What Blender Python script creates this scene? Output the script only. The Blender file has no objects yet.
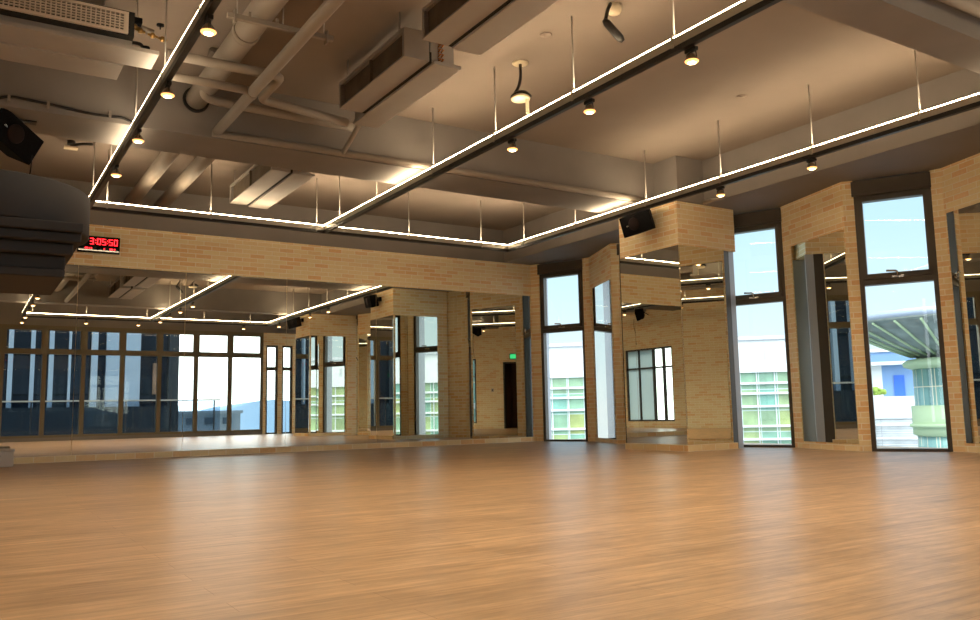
import bpy, math, random
from mathutils import Vector, Matrix
random.seed(7)
S = bpy.context.scene
COL = S.collection

# ------------------------------------------------------------------ camera, world, sun, exposure
CAM_H = 0.60
yaw, pitch, roll = math.radians(32.353), math.radians(6.911), math.radians(-1.136)
fw = Vector((math.sin(yaw)*math.cos(pitch), math.cos(yaw)*math.cos(pitch), math.sin(pitch)))
rt = Vector((math.cos(yaw), -math.sin(yaw), 0)); up = rt.cross(fw)
rt2 = rt*math.cos(roll) + up*math.sin(roll); up2 = -rt*math.sin(roll) + up*math.cos(roll)
cd = bpy.data.cameras.new('camera'); cam = bpy.data.objects.new('camera', cd); COL.objects.link(cam)
m = Matrix((rt2, up2, -fw)).transposed().to_4x4(); m.translation = (0, 0, CAM_H); cam.matrix_world = m
cd.sensor_fit = 'HORIZONTAL'; cd.sensor_width = 36.0; cd.lens = 838.697/980*36; cd.clip_start = 0.05; cd.clip_end = 2000
S.camera = cam
S.view_settings.view_transform = 'Standard'; S.view_settings.look = 'None'
S.view_settings.exposure = 0.38; S.view_settings.gamma = 1.0
S.cycles.max_bounces = 16; S.cycles.glossy_bounces = 12; S.cycles.diffuse_bounces = 5
S.cycles.transmission_bounces = 12; S.cycles.transparent_max_bounces = 32
S.cycles.use_denoising = True
S.cycles.sample_clamp_indirect = 6.0

W = bpy.data.worlds.new('sky'); S.world = W; W.use_nodes = True
nt = W.node_tree; bg = nt.nodes['Background']
tc = nt.nodes.new('ShaderNodeTexCoord'); sx = nt.nodes.new('ShaderNodeSeparateXYZ'); rp = nt.nodes.new('ShaderNodeValToRGB')
nt.links.new(tc.outputs['Generated'], sx.inputs[0]); nt.links.new(sx.outputs['Z'], rp.inputs[0]); nt.links.new(rp.outputs[0], bg.inputs[0])
e = rp.color_ramp.elements
e[0].position = 0.0; e[0].color = (0.86, 0.93, 0.97, 1); e[1].position = 0.7; e[1].color = (0.24, 0.46, 0.74, 1)
k = e.new(0.06); k.color = (0.76, 0.91, 0.98, 1)
k = e.new(0.20); k.color = (0.55, 0.78, 0.92, 1)
SKY = 1.05
# the sky is brighter and whiter on the sunny side, towards -Y
mr = nt.nodes.new('ShaderNodeMapRange'); nt.links.new(sx.outputs['Y'], mr.inputs['Value'])
mr.inputs['From Min'].default_value = .15; mr.inputs['From Max'].default_value = -.6; mr.inputs['To Min'].default_value = 0; mr.inputs['To Max'].default_value = 1
sm_ = nt.nodes.new('ShaderNodeMixRGB'); sm_.blend_type = 'MIX'; sm_.inputs[2].default_value = (3.8, 4.0, 4.15, 1)
nt.links.new(mr.outputs[0], sm_.inputs[0]); nt.links.new(rp.outputs[0], sm_.inputs[1]); nt.links.new(sm_.outputs[0], bg.inputs[0])
bg.inputs[1].default_value = SKY

sd = bpy.data.lights.new('sun', 'SUN'); sun = bpy.data.objects.new('sun', sd); COL.objects.link(sun)
sd.energy = 3.2; sd.angle = math.radians(25); sd.color = (1.0, 0.97, 0.92)
sun.rotation_euler = Vector((0.9, -0.25, -1.2)).to_track_quat('-Z', 'Y').to_euler()

LED_STRENGTH = 40.0
SPOT_LENS = 14.0
SPOT_WATT = 40.0
WARM = (1.0, 0.80, 0.56)

# ------------------------------------------------------------------ materials
def new_mat(name):
    M = bpy.data.materials.new(name); M.use_nodes = True
    return M, M.node_tree, M.node_tree.nodes['Principled BSDF']
def plain(name, col, rough=0.6, metal=0.0, noise=0.0, scale=8.0, spec=0.5):
    M, t, b = new_mat(name)
    b.inputs['Roughness'].default_value = rough; b.inputs['Metallic'].default_value = metal
    b.inputs['Specular IOR Level'].default_value = spec
    if noise:
        n = t.nodes.new('ShaderNodeTexNoise'); n.inputs['Scale'].default_value = scale; n.inputs['Detail'].default_value = 5
        c = t.nodes.new('ShaderNodeTexCoord'); t.links.new(c.outputs['Object'], n.inputs['Vector'])
        r = t.nodes.new('ShaderNodeValToRGB'); t.links.new(n.outputs[0], r.inputs[0])
        r.color_ramp.elements[0].position = .3; r.color_ramp.elements[1].position = .7
        r.color_ramp.elements[0].color = tuple(x*(1-noise) for x in col)+(1,)
        r.color_ramp.elements[1].color = tuple(min(1, x*(1+noise)) for x in col)+(1,)
        t.links.new(r.outputs[0], b.inputs['Base Color'])
    else:
        b.inputs['Base Color'].default_value = (*col, 1)
    return M
def emit(name, col, s):
    M, t, b = new_mat(name)
    b.inputs['Base Color'].default_value = (*col, 1)
    b.inputs['Emission Color'].default_value = (*col, 1); b.inputs['Emission Strength'].default_value = s
    return M
def brick_mat(name, bw, rh, offset=.5):
    M, t, b = new_mat(name)
    uv = t.nodes.new('ShaderNodeUVMap')
    br = t.nodes.new('ShaderNodeTexBrick'); t.links.new(uv.outputs[0], br.inputs['Vector'])
    br.offset = offset; br.inputs['Scale'].default_value = 1.0
    br.inputs['Brick Width'].default_value = bw; br.inputs['Row Height'].default_value = rh
    br.inputs['Mortar Size'].default_value = .006; br.inputs['Mortar Smooth'].default_value = .3
    br.inputs['Bias'].default_value = -.42
    br.inputs['Color1'].default_value = (.88, .735, .45, 1); br.inputs['Color2'].default_value = (.80, .41, .13, 1)
    br.inputs['Mortar'].default_value = (.95, .87, .72, 1)
    n = t.nodes.new('ShaderNodeTexNoise'); n.inputs['Scale'].default_value = 30; n.inputs['Detail'].default_value = 6
    t.links.new(uv.outputs[0], n.inputs['Vector'])
    mx = t.nodes.new('ShaderNodeMixRGB'); mx.blend_type = 'OVERLAY'; mx.inputs[0].default_value = .25
    t.links.new(br.outputs['Color'], mx.inputs[1]); t.links.new(n.outputs[0], mx.inputs[2])
    t.links.new(mx.outputs[0], b.inputs['Base Color'])
    bp = t.nodes.new('ShaderNodeBump'); bp.inputs['Strength'].default_value = .4; bp.inputs['Distance'].default_value = .006; bp.invert = True
    t.links.new(br.outputs['Fac'], bp.inputs['Height']); t.links.new(bp.outputs[0], b.inputs['Normal'])
    b.inputs['Roughness'].default_value = .75
    return M
def floor_mat():
    M, t, b = new_mat('oak laminate')
    c = t.nodes.new('ShaderNodeTexCoord')
    br = t.nodes.new('ShaderNodeTexBrick'); t.links.new(c.outputs['Object'], br.inputs['Vector'])
    br.offset = .37; br.inputs['Scale'].default_value = 1; br.inputs['Brick Width'].default_value = 1.22; br.inputs['Row Height'].default_value = .15
    br.inputs['Mortar Size'].default_value = .0015; br.inputs['Mortar Smooth'].default_value = .5
    br.inputs['Color1'].default_value = (.455, .285, .148, 1); br.inputs['Color2'].default_value = (.385, .235, .116, 1); br.inputs['Mortar'].default_value = (.24, .12, .05, 1)
    def grain(sc, vec, lo, hi, seed=0.0, detail=8):
        mp = t.nodes.new('ShaderNodeMapping'); mp.inputs['Scale'].default_value = vec; mp.inputs['Location'].default_value = (seed, seed, 0)
        t.links.new(c.outputs['Object'], mp.inputs[0])
        n = t.nodes.new('ShaderNodeTexNoise'); n.inputs['Scale'].default_value = sc; n.inputs['Detail'].default_value = detail; n.inputs['Roughness'].default_value = .65
        t.links.new(mp.outputs[0], n.inputs['Vector'])
        r = t.nodes.new('ShaderNodeValToRGB'); t.links.new(n.outputs[0], r.inputs[0])
        r.color_ramp.elements[0].position = .32; r.color_ramp.elements[1].position = .68
        r.color_ramp.elements[0].color = (lo, lo, lo, 1); r.color_ramp.elements[1].color = (hi, hi, hi, 1)
        return r
    g1 = grain(3.0, (.55, 9, 1), .25, .75); g2 = grain(3.0, (1.6, 5, 1), .35, .65, 11.0)
    m1 = t.nodes.new('ShaderNodeMixRGB'); m1.blend_type = 'OVERLAY'; m1.inputs[0].default_value = .55
    t.links.new(br.outputs['Color'], m1.inputs[1]); t.links.new(g1.outputs[0], m1.inputs[2])
    m2 = t.nodes.new('ShaderNodeMixRGB'); m2.blend_type = 'OVERLAY'; m2.inputs[0].default_value = .6
    t.links.new(m1.outputs[0], m2.inputs[1]); t.links.new(g2.outputs[0], m2.inputs[2])
    g3 = grain(1.6, (.5, 1.6, 1), .36, .64, 5.0, 4)
    m3 = t.nodes.new('ShaderNodeMixRGB'); m3.blend_type = 'OVERLAY'; m3.inputs[0].default_value = .5
    t.links.new(m2.outputs[0], m3.inputs[1]); t.links.new(g3.outputs[0], m3.inputs[2])
    t.links.new(m3.outputs[0], b.inputs['Base Color'])
    b.inputs['Roughness'].default_value = .35; b.inputs['Specular IOR Level'].default_value = .5
    bp = t.nodes.new('ShaderNodeBump'); bp.inputs['Strength'].default_value = .12; bp.inputs['Distance'].default_value = .002
    t.links.new(g1.outputs[0], bp.inputs['Height']); t.links.new(bp.outputs[0], b.inputs['Normal'])
    return M
def glass_mat(name, tint=(.93, .96, .96), ior=1.45, gloss=1.0):
    M = bpy.data.materials.new(name); M.use_nodes = True; t = M.node_tree; t.nodes.clear()
    o = t.nodes.new('ShaderNodeOutputMaterial'); mx = t.nodes.new('ShaderNodeMixShader')
    tr = t.nodes.new('ShaderNodeBsdfTransparent'); tr.inputs[0].default_value = (*tint, 1)
    gl = t.nodes.new('ShaderNodeBsdfGlossy'); gl.inputs['Roughness'].default_value = 0.0; gl.inputs[0].default_value = (gloss, gloss, gloss, 1)
    fr = t.nodes.new('ShaderNodeFresnel'); fr.inputs[0].default_value = ior
    ge = t.nodes.new('ShaderNodeNewGeometry'); fb_ = t.nodes.new('ShaderNodeMath'); fb_.operation = 'SUBTRACT'; fb_.inputs[0].default_value = 1.0
    mu_ = t.nodes.new('ShaderNodeMath'); mu_.operation = 'MULTIPLY'
    t.links.new(ge.outputs['Backfacing'], fb_.inputs[1]); t.links.new(fr.outputs[0], mu_.inputs[0]); t.links.new(fb_.outputs[0], mu_.inputs[1])
    t.links.new(mu_.outputs[0], mx.inputs[0]); t.links.new(tr.outputs[0], mx.inputs[1]); t.links.new(gl.outputs[0], mx.inputs[2]); t.links.new(mx.outputs[0], o.inputs[0])
    return M
def mirror_mat():
    M, t, b = new_mat('mirror silver')
    b.inputs['Base Color'].default_value = (.80, .81, .75, 1); b.inputs['Metallic'].default_value = 1; b.inputs['Roughness'].default_value = 0.0
    return M
def facade_mat(name, c1, c2, w, hh, mortar, ms, rough=.25):
    M, t, b = new_mat(name)
    uv = t.nodes.new('ShaderNodeUVMap'); br = t.nodes.new('ShaderNodeTexBrick'); t.links.new(uv.outputs[0], br.inputs['Vector'])
    br.offset = 0; br.inputs['Scale'].default_value = 1; br.inputs['Brick Width'].default_value = w; br.inputs['Row Height'].default_value = hh
    br.inputs['Mortar Size'].default_value = ms; br.inputs['Color1'].default_value = (*c1, 1); br.inputs['Color2'].default_value = (*c2, 1); br.inputs['Mortar'].default_value = (*mortar, 1)
    n = t.nodes.new('ShaderNodeTexNoise'); n.inputs['Scale'].default_value = .35; t.links.new(uv.outputs[0], n.inputs['Vector'])
    mx = t.nodes.new('ShaderNodeMixRGB'); mx.blend_type = 'OVERLAY'; mx.inputs[0].default_value = .5
    t.links.new(br.outputs[0], mx.inputs[1]); t.links.new(n.outputs[0], mx.inputs[2]); t.links.new(mx.outputs[0], b.inputs['Base Color'])
    b.inputs['Roughness'].default_value = rough
    return M
def grille_mat(): return plain('grille white', (.55, .47, .38), .5)

BRICK = brick_mat('tan brick slips', .25, .0715)
BRICKHEAD = brick_mat('tan brick headers',   .40, .0715, 0.0)
BRICKROW = brick_mat('brick base course', .27, .09)
CEIL = plain('ceiling paint', (.235, .187, .151), .85, 0, .06, 1.2)
BEAMP = plain('beam paint', (.215, .192, .175), .8, 0, .06, 2)
PIPEP = plain('pipe paint', (.275, .235, .195), .6, 0, .05, 3)
DUCT = plain('duct sheet metal', (.33, .298, .268), .55, .1, .05, 3)
DUCTIN = plain('duct inner lining', (.13, .10, .07), .9, 0, .2, 6)
GAPSHADE = plain('gap shade black', (.012, .011, .010), .9)  # near-black colour painted in for the shade inside gaps and openings
GRILLE = grille_mat()
COPPER = plain('copper coil', (.55, .22, .08), .35, 1)
BRASS = plain('brass', (.45, .28, .10), .35, 1)
BLACK = plain('black plastic', (.004, .004, .0045), .8, spec=.15)
BLACKM = plain('black metal', (.02, .018, .016), .4, .3)
SPKGR = plain('speaker grille cloth', (.006, .006, .007), .95, 0, .3, 60, .1)
CONE = plain('speaker cone', (.012, .006, .006), .8, spec=.2)
ALU = plain('light profile aluminium', (.42, .38, .31), .4, .5)
ROD = plain('suspension rod steel', (.45, .42, .38), .4, .6)
LED = emit('led strip', (1.0, .78, .50), LED_STRENGTH)
LEDDIM = emit('dimmer led strip', (1.0, .80, .54), LED_STRENGTH*.5)
RIMGLOW = emit('spot rim glow', (1.0, .50, .15), 2.0)  # orange glow of the lit rim, put in as emission
LENS = emit('spot lens', (1.0, .78, .46), SPOT_LENS)
FRAME = plain('window frame bronze', (.075, .062, .048), .45, .2)
FRAMEF = plain('front window frame bronze', (.17, .145, .10), .5, .2)
REVEAL = plain('reveal grey metal', (.42, .45, .50), .45, .2)
GLASS = glass_mat('window glass')
FROST, _t, _b = new_mat('frosted glass'); _tr = _t.nodes.new('ShaderNodeBsdfTranslucent'); _tr.inputs[0].default_value = (.75, .85, .88, 1); _mx = _t.nodes.new('ShaderNodeMixShader'); _mx.inputs[0].default_value = .7
_b.inputs['Base Color'].default_value = (.7, .75, .76, 1); _t.links.new(_b.outputs[0], _mx.inputs[1]); _t.links.new(_tr.outputs[0], _mx.inputs[2]); _t.links.new(_mx.outputs[0], _t.nodes['Material Output'].inputs[0])
MIRROR = mirror_mat()
FLOOR = floor_mat()
CHROME = plain('chrome handle', (.5, .5, .5), .2, 1)
DRUM = plain('drum grey paint', (.034, .028, .024), .8, 0, .05, 2, .2)
REDLED = emit('red clock digits', (1.0, .02, .03), 3.0)
CLOCKGL = plain('clock glass', (.004, .004, .004), .04)
CREAM = plain('cream plastic', (.62, .52, .36), .5)
WHITEP = plain('off white plastic', (.52, .49, .46), .5)
GREENS = emit('green sign light', (.05, .7, .25), 1.0)
DOORIN = plain('corridor paint', (.22, .12, .06), .8)
DOORFR = plain('dark door frame', (.03, .028, .026), .5)
WHITEC = plain('white cladding', (.62, .64, .65), .6, 0, .04, .3)
GREYC = plain('grey cladding', (.45, .47, .5), .6)
GREENC = plain('pale green cladding', (.38, .49, .30), .5)
TEAL = facade_mat('teal glazing', (.17, .37, .31), (.33, .38, .14), 2.6, 3.1, (.55, .65, .62), .06)
GREENG = facade_mat('green glazing', (.20, .36, .33), (.12, .24, .24), 1.6, 2.4, (.60, .55, .40), .06)
TOWER = facade_mat('dark tower glazing', (.018, .024, .036), (.03, .038, .052), 1.5, 1.6, (.012, .014, .02), .05, .85)
FIN = plain('pale tower fin', (.50, .58, .70), .5)
FIND = plain('dark tower fin', (.03, .035, .045), .5)
BRICKREFL = plain('tower brick reflection', (.36, .20, .13), .8, 0, .3, 2)  # colour of the brick reflection in the tower glass
CANOPY = plain('canopy soffit', (.17, .21, .20), .5, 0, .35, .6)
CANOPYE = plain('canopy edge', (.36, .41, .50), .5)
BLUEW = plain('blue wall', (.15, .27, .48), .6)
BLUED = plain('blue window', (.03, .12, .50), .3)
PLANT = plain('shrub leaves', (.22, .32, .05), .8, 0, .4, 8)
LOUV = facade_mat('white louvres', (.58, .60, .62), (.50, .52, .54), 30.0, .35, (.35, .37, .40), .05, .6)
LOWB = plain('low grey building', (.34, .38, .42), .8, 0, .1, .5)
LOWW = plain('low building window', (.06, .09, .13), .3)
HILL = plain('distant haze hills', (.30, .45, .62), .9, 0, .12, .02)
GROUND = plain('city ground', (.25, .28, .30), .9, 0, .3, .05)
TINTG = glass_mat('tinted balustrade glass', (.66, .72, .78), 1.4)
RAILM = plain('pale rail', (.75, .76, .76), .5)
TERR = plain('terrace paving', (.62, .62, .62), .8)

# ------------------------------------------------------------------ mesh builder
class MB:
    def __init__(s): s.v = []; s.f = []; s.sm = []
    def add(s, vs, fs, smooth=False):
        n = len(s.v); s.v += [Vector(p) for p in vs]
        for i, f in enumerate(fs):
            s.f.append([n+a for a in f]); s.sm.append(smooth if isinstance(smooth, bool) else smooth[i])
        return s
    def box(s, x0, y0, z0, x1, y1, z1):
        v = [(x0,y0,z0),(x1,y0,z0),(x1,y1,z0),(x0,y1,z0),(x0,y0,z1),(x1,y0,z1),(x1,y1,z1),(x0,y1,z1)]
        return s.add(v, [(0,3,2,1),(4,5,6,7),(0,1,5,4),(1,2,6,5),(2,3,7,6),(3,0,4,7)])
    def obox(s, c, ax, ay, az):           # centre and three half-axis vectors
        c, ax, ay, az = Vector(c), Vector(ax), Vector(ay), Vector(az)
        if ax.cross(ay).dot(az) < 0: ax = -ax
        v = [c-ax-ay-az, c+ax-ay-az, c+ax+ay-az, c-ax+ay-az, c-ax-ay+az, c+ax-ay+az, c+ax+ay+az, c-ax+ay+az]
        return s.add(v, [(0,3,2,1),(4,5,6,7),(0,1,5,4),(1,2,6,5),(2,3,7,6),(3,0,4,7)])
    def prism(s, poly, z0, z1):           # vertical prism over a plan polygon
        a = sum(poly[i][0]*poly[(i+1) % len(poly)][1]-poly[(i+1) % len(poly)][0]*poly[i][1] for i in range(len(poly)))
        P = list(poly) if a > 0 else list(poly)[::-1]
        n = len(P)
        v = [(x, y, z0) for x, y in P]+[(x, y, z1) for x, y in P]
        f = [tuple(range(n-1, -1, -1)), tuple(range(n, 2*n))]+[(i, (i+1) % n, n+(i+1) % n, n+i) for i in range(n)]
        return s.add(v, f)
    def tube(s, pts, r, n=14, cap=True):
        P = [Vector(p) for p in pts]; R = r if isinstance(r, (list, tuple)) else [r]*len(P)
        T = []
        for i in range(len(P)):
            d = (P[min(i+1, len(P)-1)]-P[max(i-1, 0)]); T.append(d.normalized())
        u = Vector((0, 0, 1)) if abs(T[0].z) < .9 else Vector((1, 0, 0))
        u = (u-T[0]*u.dot(T[0])).normalized(); v = []; f = []; sm = []
        for i, p in enumerate(P):
            u = (u-T[i]*u.dot(T[i])).normalized(); w = T[i].cross(u)
            for k in range(n):
                a = 2*math.pi*k/n; v.append(p+(u*math.cos(a)+w*math.sin(a))*R[i])
        for i in range(len(P)-1):
            for k in range(n):
                f.append((i*n+k, i*n+(k+1) % n, (i+1)*n+(k+1) % n, (i+1)*n+k)); sm.append(True)
        if cap:
            f.append(tuple(range(n-1, -1, -1))); f.append(tuple((len(P)-1)*n+k for k in range(n))); sm += [False, False]
        return s.add(v, f, sm)
    def bent(s, pts, r, bend=.08, n=14, seg=6):   # pipe with rounded corners
        P = [Vector(p) for p in pts]; Q = [P[0]]
        for i in range(1, len(P)-1):
            a = (P[i-1]-P[i]); b = (P[i+1]-P[i]); k = min(bend, a.length*.48, b.length*.48)
            A = P[i]+a.normalized()*k; B = P[i]+b.normalized()*k
            for j in range(seg+1):
                t = j/seg; Q.append(A*(1-t)**2+P[i]*2*t*(1-t)+B*t*t)
        Q.append(P[-1]); return s.tube(Q, r, n)
    def lathe(s, prof, n=32, c=(0, 0, 0), smooth=True):   # prof of (r, z)
        v = []; f = []; c = Vector(c)
        for r, z in prof:
            for k in range(n):
                a = 2*math.pi*k/n; v.append(c+Vector((r*math.cos(a), r*math.sin(a), z)))
        for i in range(len(prof)-1):
            for k in range(n): f.append((i*n+k, i*n+(k+1) % n, (i+1)*n+(k+1) % n, (i+1)*n+k))
        sm = [smooth]*len(f)
        if prof[0][0] > 1e-6: f.append(tuple(range(n-1, -1, -1))); sm.append(False)
        if prof[-1][0] > 1e-6: f.append(tuple((len(prof)-1)*n+k for k in range(n))); sm.append(False)
        return s.add(v, f, sm)
    def ball(s, c, r, n=12, m=8, sq=(1, 1, 1)):
        pr = [(math.sin(math.pi*j/m), -math.cos(math.pi*j/m)) for j in range(m+1)]
        v = []; f = []
        for a, z in pr:
            for k in range(n):
                t = 2*math.pi*k/n; v.append(Vector(c)+Vector((a*math.cos(t)*r*sq[0], a*math.sin(t)*r*sq[1], z*r*sq[2])))
        for i in range(m):
            for k in range(n): f.append((i*n+k, i*n+(k+1) % n, (i+1)*n+(k+1) % n, (i+1)*n+k))
        return s.add(v, f, True)
    def xform(s, M):
        s.v = [M @ p for p in s.v]; return s

def org(o):
    p = Vector((0, 0, 0))
    while o: p += o.location; o = o.parent
    return p
def obj(name, mb, mat, parent=None, world=True, bevel=0.0):
    off = org(parent) if (parent and world) else Vector((0, 0, 0))
    me = bpy.data.meshes.new(name); me.from_pydata([tuple(p-off) for p in mb.v], [], mb.f); me.validate(clean_customdata=False)
    for p in me.polygons: p.use_smooth = mb.sm[p.index] if p.index < len(mb.sm) else False
    uv = me.uv_layers.new(name='UVMap')
    for p in me.polygons:
        nn = p.normal
        for li in p.loop_indices:
            co = me.vertices[me.loops[li].vertex_index].co + off
            if abs(nn.z) < .7:
                h = math.hypot(nn.x, nn.y); tx, ty = -nn.y/h, nn.x/h
                uv.data[li].uv = (co.x*tx+co.y*ty, co.z)
            else: uv.data[li].uv = (co.x, co.y)
    me.materials.append(mat)
    o = bpy.data.objects.new(name, me); COL.objects.link(o)
    if parent: o.parent = parent
    if bevel:
        b = o.modifiers.new('bevel', 'BEVEL'); b.width = bevel; b.segments = 2; b.limit_method = 'ANGLE'
    return o
def empty(name, loc=(0, 0, 0), rz=0):
    o = bpy.data.objects.new(name, None); COL.objects.link(o); o.location = loc; o.rotation_euler = (0, 0, rz); o.empty_display_size = .1
    return o
def tag(o, label, cat, group=None, kind=None):
    o['label'] = label; o['category'] = cat
    if group: o['group'] = group
    if kind: o['kind'] = kind
    return o
def struct(o, label, cat): return tag(o, label, cat, None, 'structure')
def copy_tree(o, loc, rz=None):
    r = o.copy(); COL.objects.link(r); r.location = loc
    if rz is not None: r.rotation_euler = (0, 0, rz)
    for ch in list(o.children):
        c = ch.copy(); COL.objects.link(c); c.parent = r
        for g in list(ch.children):
            d = g.copy(); COL.objects.link(d); d.parent = c
    return r

# ------------------------------------------------------------------ dimensions
YB, XL, YF = 13.75, -1.35, -0.50      # mirror wall, left wall, front window wall
ZC, ZS, ZM = 4.19, 3.54, 2.90         # ceiling, soffits, mirror top
XS = 9.06                             # inner face of the right-hand beam
ZT = 3.48                             # top of the light tracks

# ------------------------------------------------------------------ room shell
struct(obj('floor', MB().box(XL-.3, YF-.3, -.2, 11.2, YB+.3, 0), FLOOR), 'warm brown wood plank floor of the empty studio', 'floor')
struct(obj('ceiling', MB().box(XL-.3, YF-.3, ZC, 11.2, YB+.3, ZC+.25), CEIL), 'grey brown painted concrete ceiling between the beams', 'ceiling')
struct(obj('wall_back', MB().box(XL-.3, YB, 0, 9.72, YB+.20, ZS), BRICK), 'tan brick wall behind the long row of mirrors', 'wall')
struct(obj('ceiling_beam', MB().box(XL-.3, YB-.003, ZS, 10.9, YB+.25, ZC), BEAMP), 'grey painted beam face above the brick band over the mirrors', 'beam')
struct(obj('baseboard_back', MB().box(XL, YB-.06, 0, 9.72, YB, .09), BRICKROW), 'low course of tan bricks under the long mirror row', 'baseboard')
struct(obj('ceiling_beam', MB().box(XS, YF-.3, ZS, 10.9, YB, ZC), BEAMP), 'broad grey beam and soffit above the right-hand windows', 'beam')
struct(obj('ceiling_beam', MB().box(XL, 8.88, 3.56, XS, 9.62, ZC), BEAMP), 'grey concrete beam crossing the ceiling onto the brick column', 'beam')
struct(obj('ceiling_beam', MB().box(XL, 3.40, 3.56, XS, 3.78, ZC), BEAMP), 'nearest concrete beam with chipped lower edge at top right', 'beam')
# left wall with a door opening
wl = MB()
wl.box(XL-.25, YF, 0, XL, 6.6, ZC).box(XL-.25, 6.6, 0, XL, 8.75, .2).box(XL-.25, 6.6, 2.5, XL, 8.75, ZC).box(XL-.25, 8.75, 0, XL, 9.75, ZC).box(XL-.25, 9.75, 2.35, XL, 10.6, ZC).box(XL-.25, 10.6, 0, XL, YB, ZC)
struct(obj('wall_left', wl, BRICK), 'tan brick side wall with doorway and glazed bay, seen only in mirrors', 'wall')
d = empty('door_1', (XL, 10.17, 0))
obj('door_frame', MB().box(XL-.2, 9.75, 0, XL+.02, 9.81, 2.35).box(XL-.2, 10.54, 0, XL+.02, 10.6, 2.35).box(XL-.2, 9.81, 2.29, XL+.02, 10.54, 2.35), DOORFR, d)
obj('corridor', MB().box(XL-1.6, 9.75, -.02, XL-1.5, 10.6, 2.4).box(XL-1.5, 9.65, -.02, XL-.2, 9.75, 2.4).box(XL-1.5, 10.6, -.02, XL-.2, 10.7, 2.4).box(XL-1.5, 9.75, 2.36, XL-.2, 10.6, 2.45).box(XL-1.5, 9.75, -.05, XL-.2, 10.6, 0), DOORIN, d)
sw = empty('window_18', (XL, 7.7, .2))
sf = MB()
for y in (6.6, 7.2, 7.85, 8.3, 8.70): sf.box(XL-.12, y, .2, XL-.02, y+.05, 2.5)
sf.box(XL-.12, 6.6, .2, XL-.02, 8.75, .25).box(XL-.12, 6.6, 2.45, XL-.02, 8.75, 2.5).box(XL-.12, 6.6, 1.85, XL-.02, 8.75, 1.90)
obj('frame', sf, FRAME, sw)
fp = obj('frosted_pane', MB().box(XL-.08, 6.65, .25, XL-.07, 7.85, 2.45), FROST, sw); fp['label'] = 'white frosted pane'
obj('glass_pane', MB().box(XL-.08, 7.90, .25, XL-.072, 8.70, 2.45), GLASS, sw)
struct(sw, 'glazed bay with frosted and clear panes in the side wall, seen in mirrors', 'window')
struct(d, 'dark framed doorway in the brick side wall, seen in mirrors', 'door')

# sawtooth wall on the right: window, jamb strip, angled pier face, strip, next window
# each bay: window start A, window end B, pier corner C, pier corner D
bays = [((9.78, 13.57), (10.19, 12.69), (10.24, 12.54), (9.72, 11.29)),
        ((9.82, 11.19), (10.20, 10.36), (10.23, 10.18), (9.76, 8.99)),
        ((9.86, 8.86), (10.22, 8.00), (10.16, 7.83), (9.79, 6.67)),
        ((9.88, 6.57), (10.33, 5.78), (10.36, 5.65), (9.93, 4.50)),
        ((9.98, 4.36), (10.36, 3.52), (10.38, 3.36), (9.95, 2.20)),
        ((9.98, 2.08), (10.36, 1.24), (10.38, 1.08), (9.95, -.05))]
def outn(A, B):
    t = (Vector(B)-Vector(A)).normalized(); n = Vector((-t.y, t.x))     # pointing outside (+x)
    return t, (n if n.x > 0 else -n)
starts = [b[0] for b in bays]+[(9.98, -.2)]
pw = ['the corner window', 'the column', 'the wide column', 'the canopy view window', 'the second column', 'the front windows']
# corner strip next to the back wall
t, n = outn(*bays[0][:2]); A0 = Vector(bays[0][0])
struct(obj('wall_right', MB().prism([(9.70, YB), tuple(A0), tuple(A0+n*.16), (9.90, YB+.02), (9.72, YB+.02)], 0, ZS), BRICKHEAD), 'narrow tan brick strip in the corner beside the mirrors', 'wall')
labs = ['tan brick pier with mirror between corner window and column', 'tan brick pier standing behind the mirrored column', 'tan brick pier with mirror between the two clear windows', 'tan brick pier with mirror at the right picture edge', 'tan brick pier beside the nearer mirrored column', 'tan brick pier in the near corner, seen in mirrors']
for i, (A, B, C, Dd) in enumerate(bays):
    E2 = starts[i+1]
    t0, n0 = outn(A, B)
    if i+1 < len(bays): t1, n1 = outn(*bays[i+1][:2])
    else: t1, n1 = t0, n0
    B_, E_ = Vector(B), Vector(E2)
    poly = [tuple(B_), C, Dd, tuple(E_), tuple(E_+n1*.34), (B_+n0*.34)[:]]
    struct(obj('wall_right', MB().prism(poly, 0, ZS), BRICK), labs[i], 'wall')
struct(obj('trim_1', MB().prism([(9.71, YB-.01), starts[0], (10.05, 13.5), (9.95, YB-.01)], ZS-.004, ZS-.0005), BEAMP), 'soffit edge over the corner window', 'trim')

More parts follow.
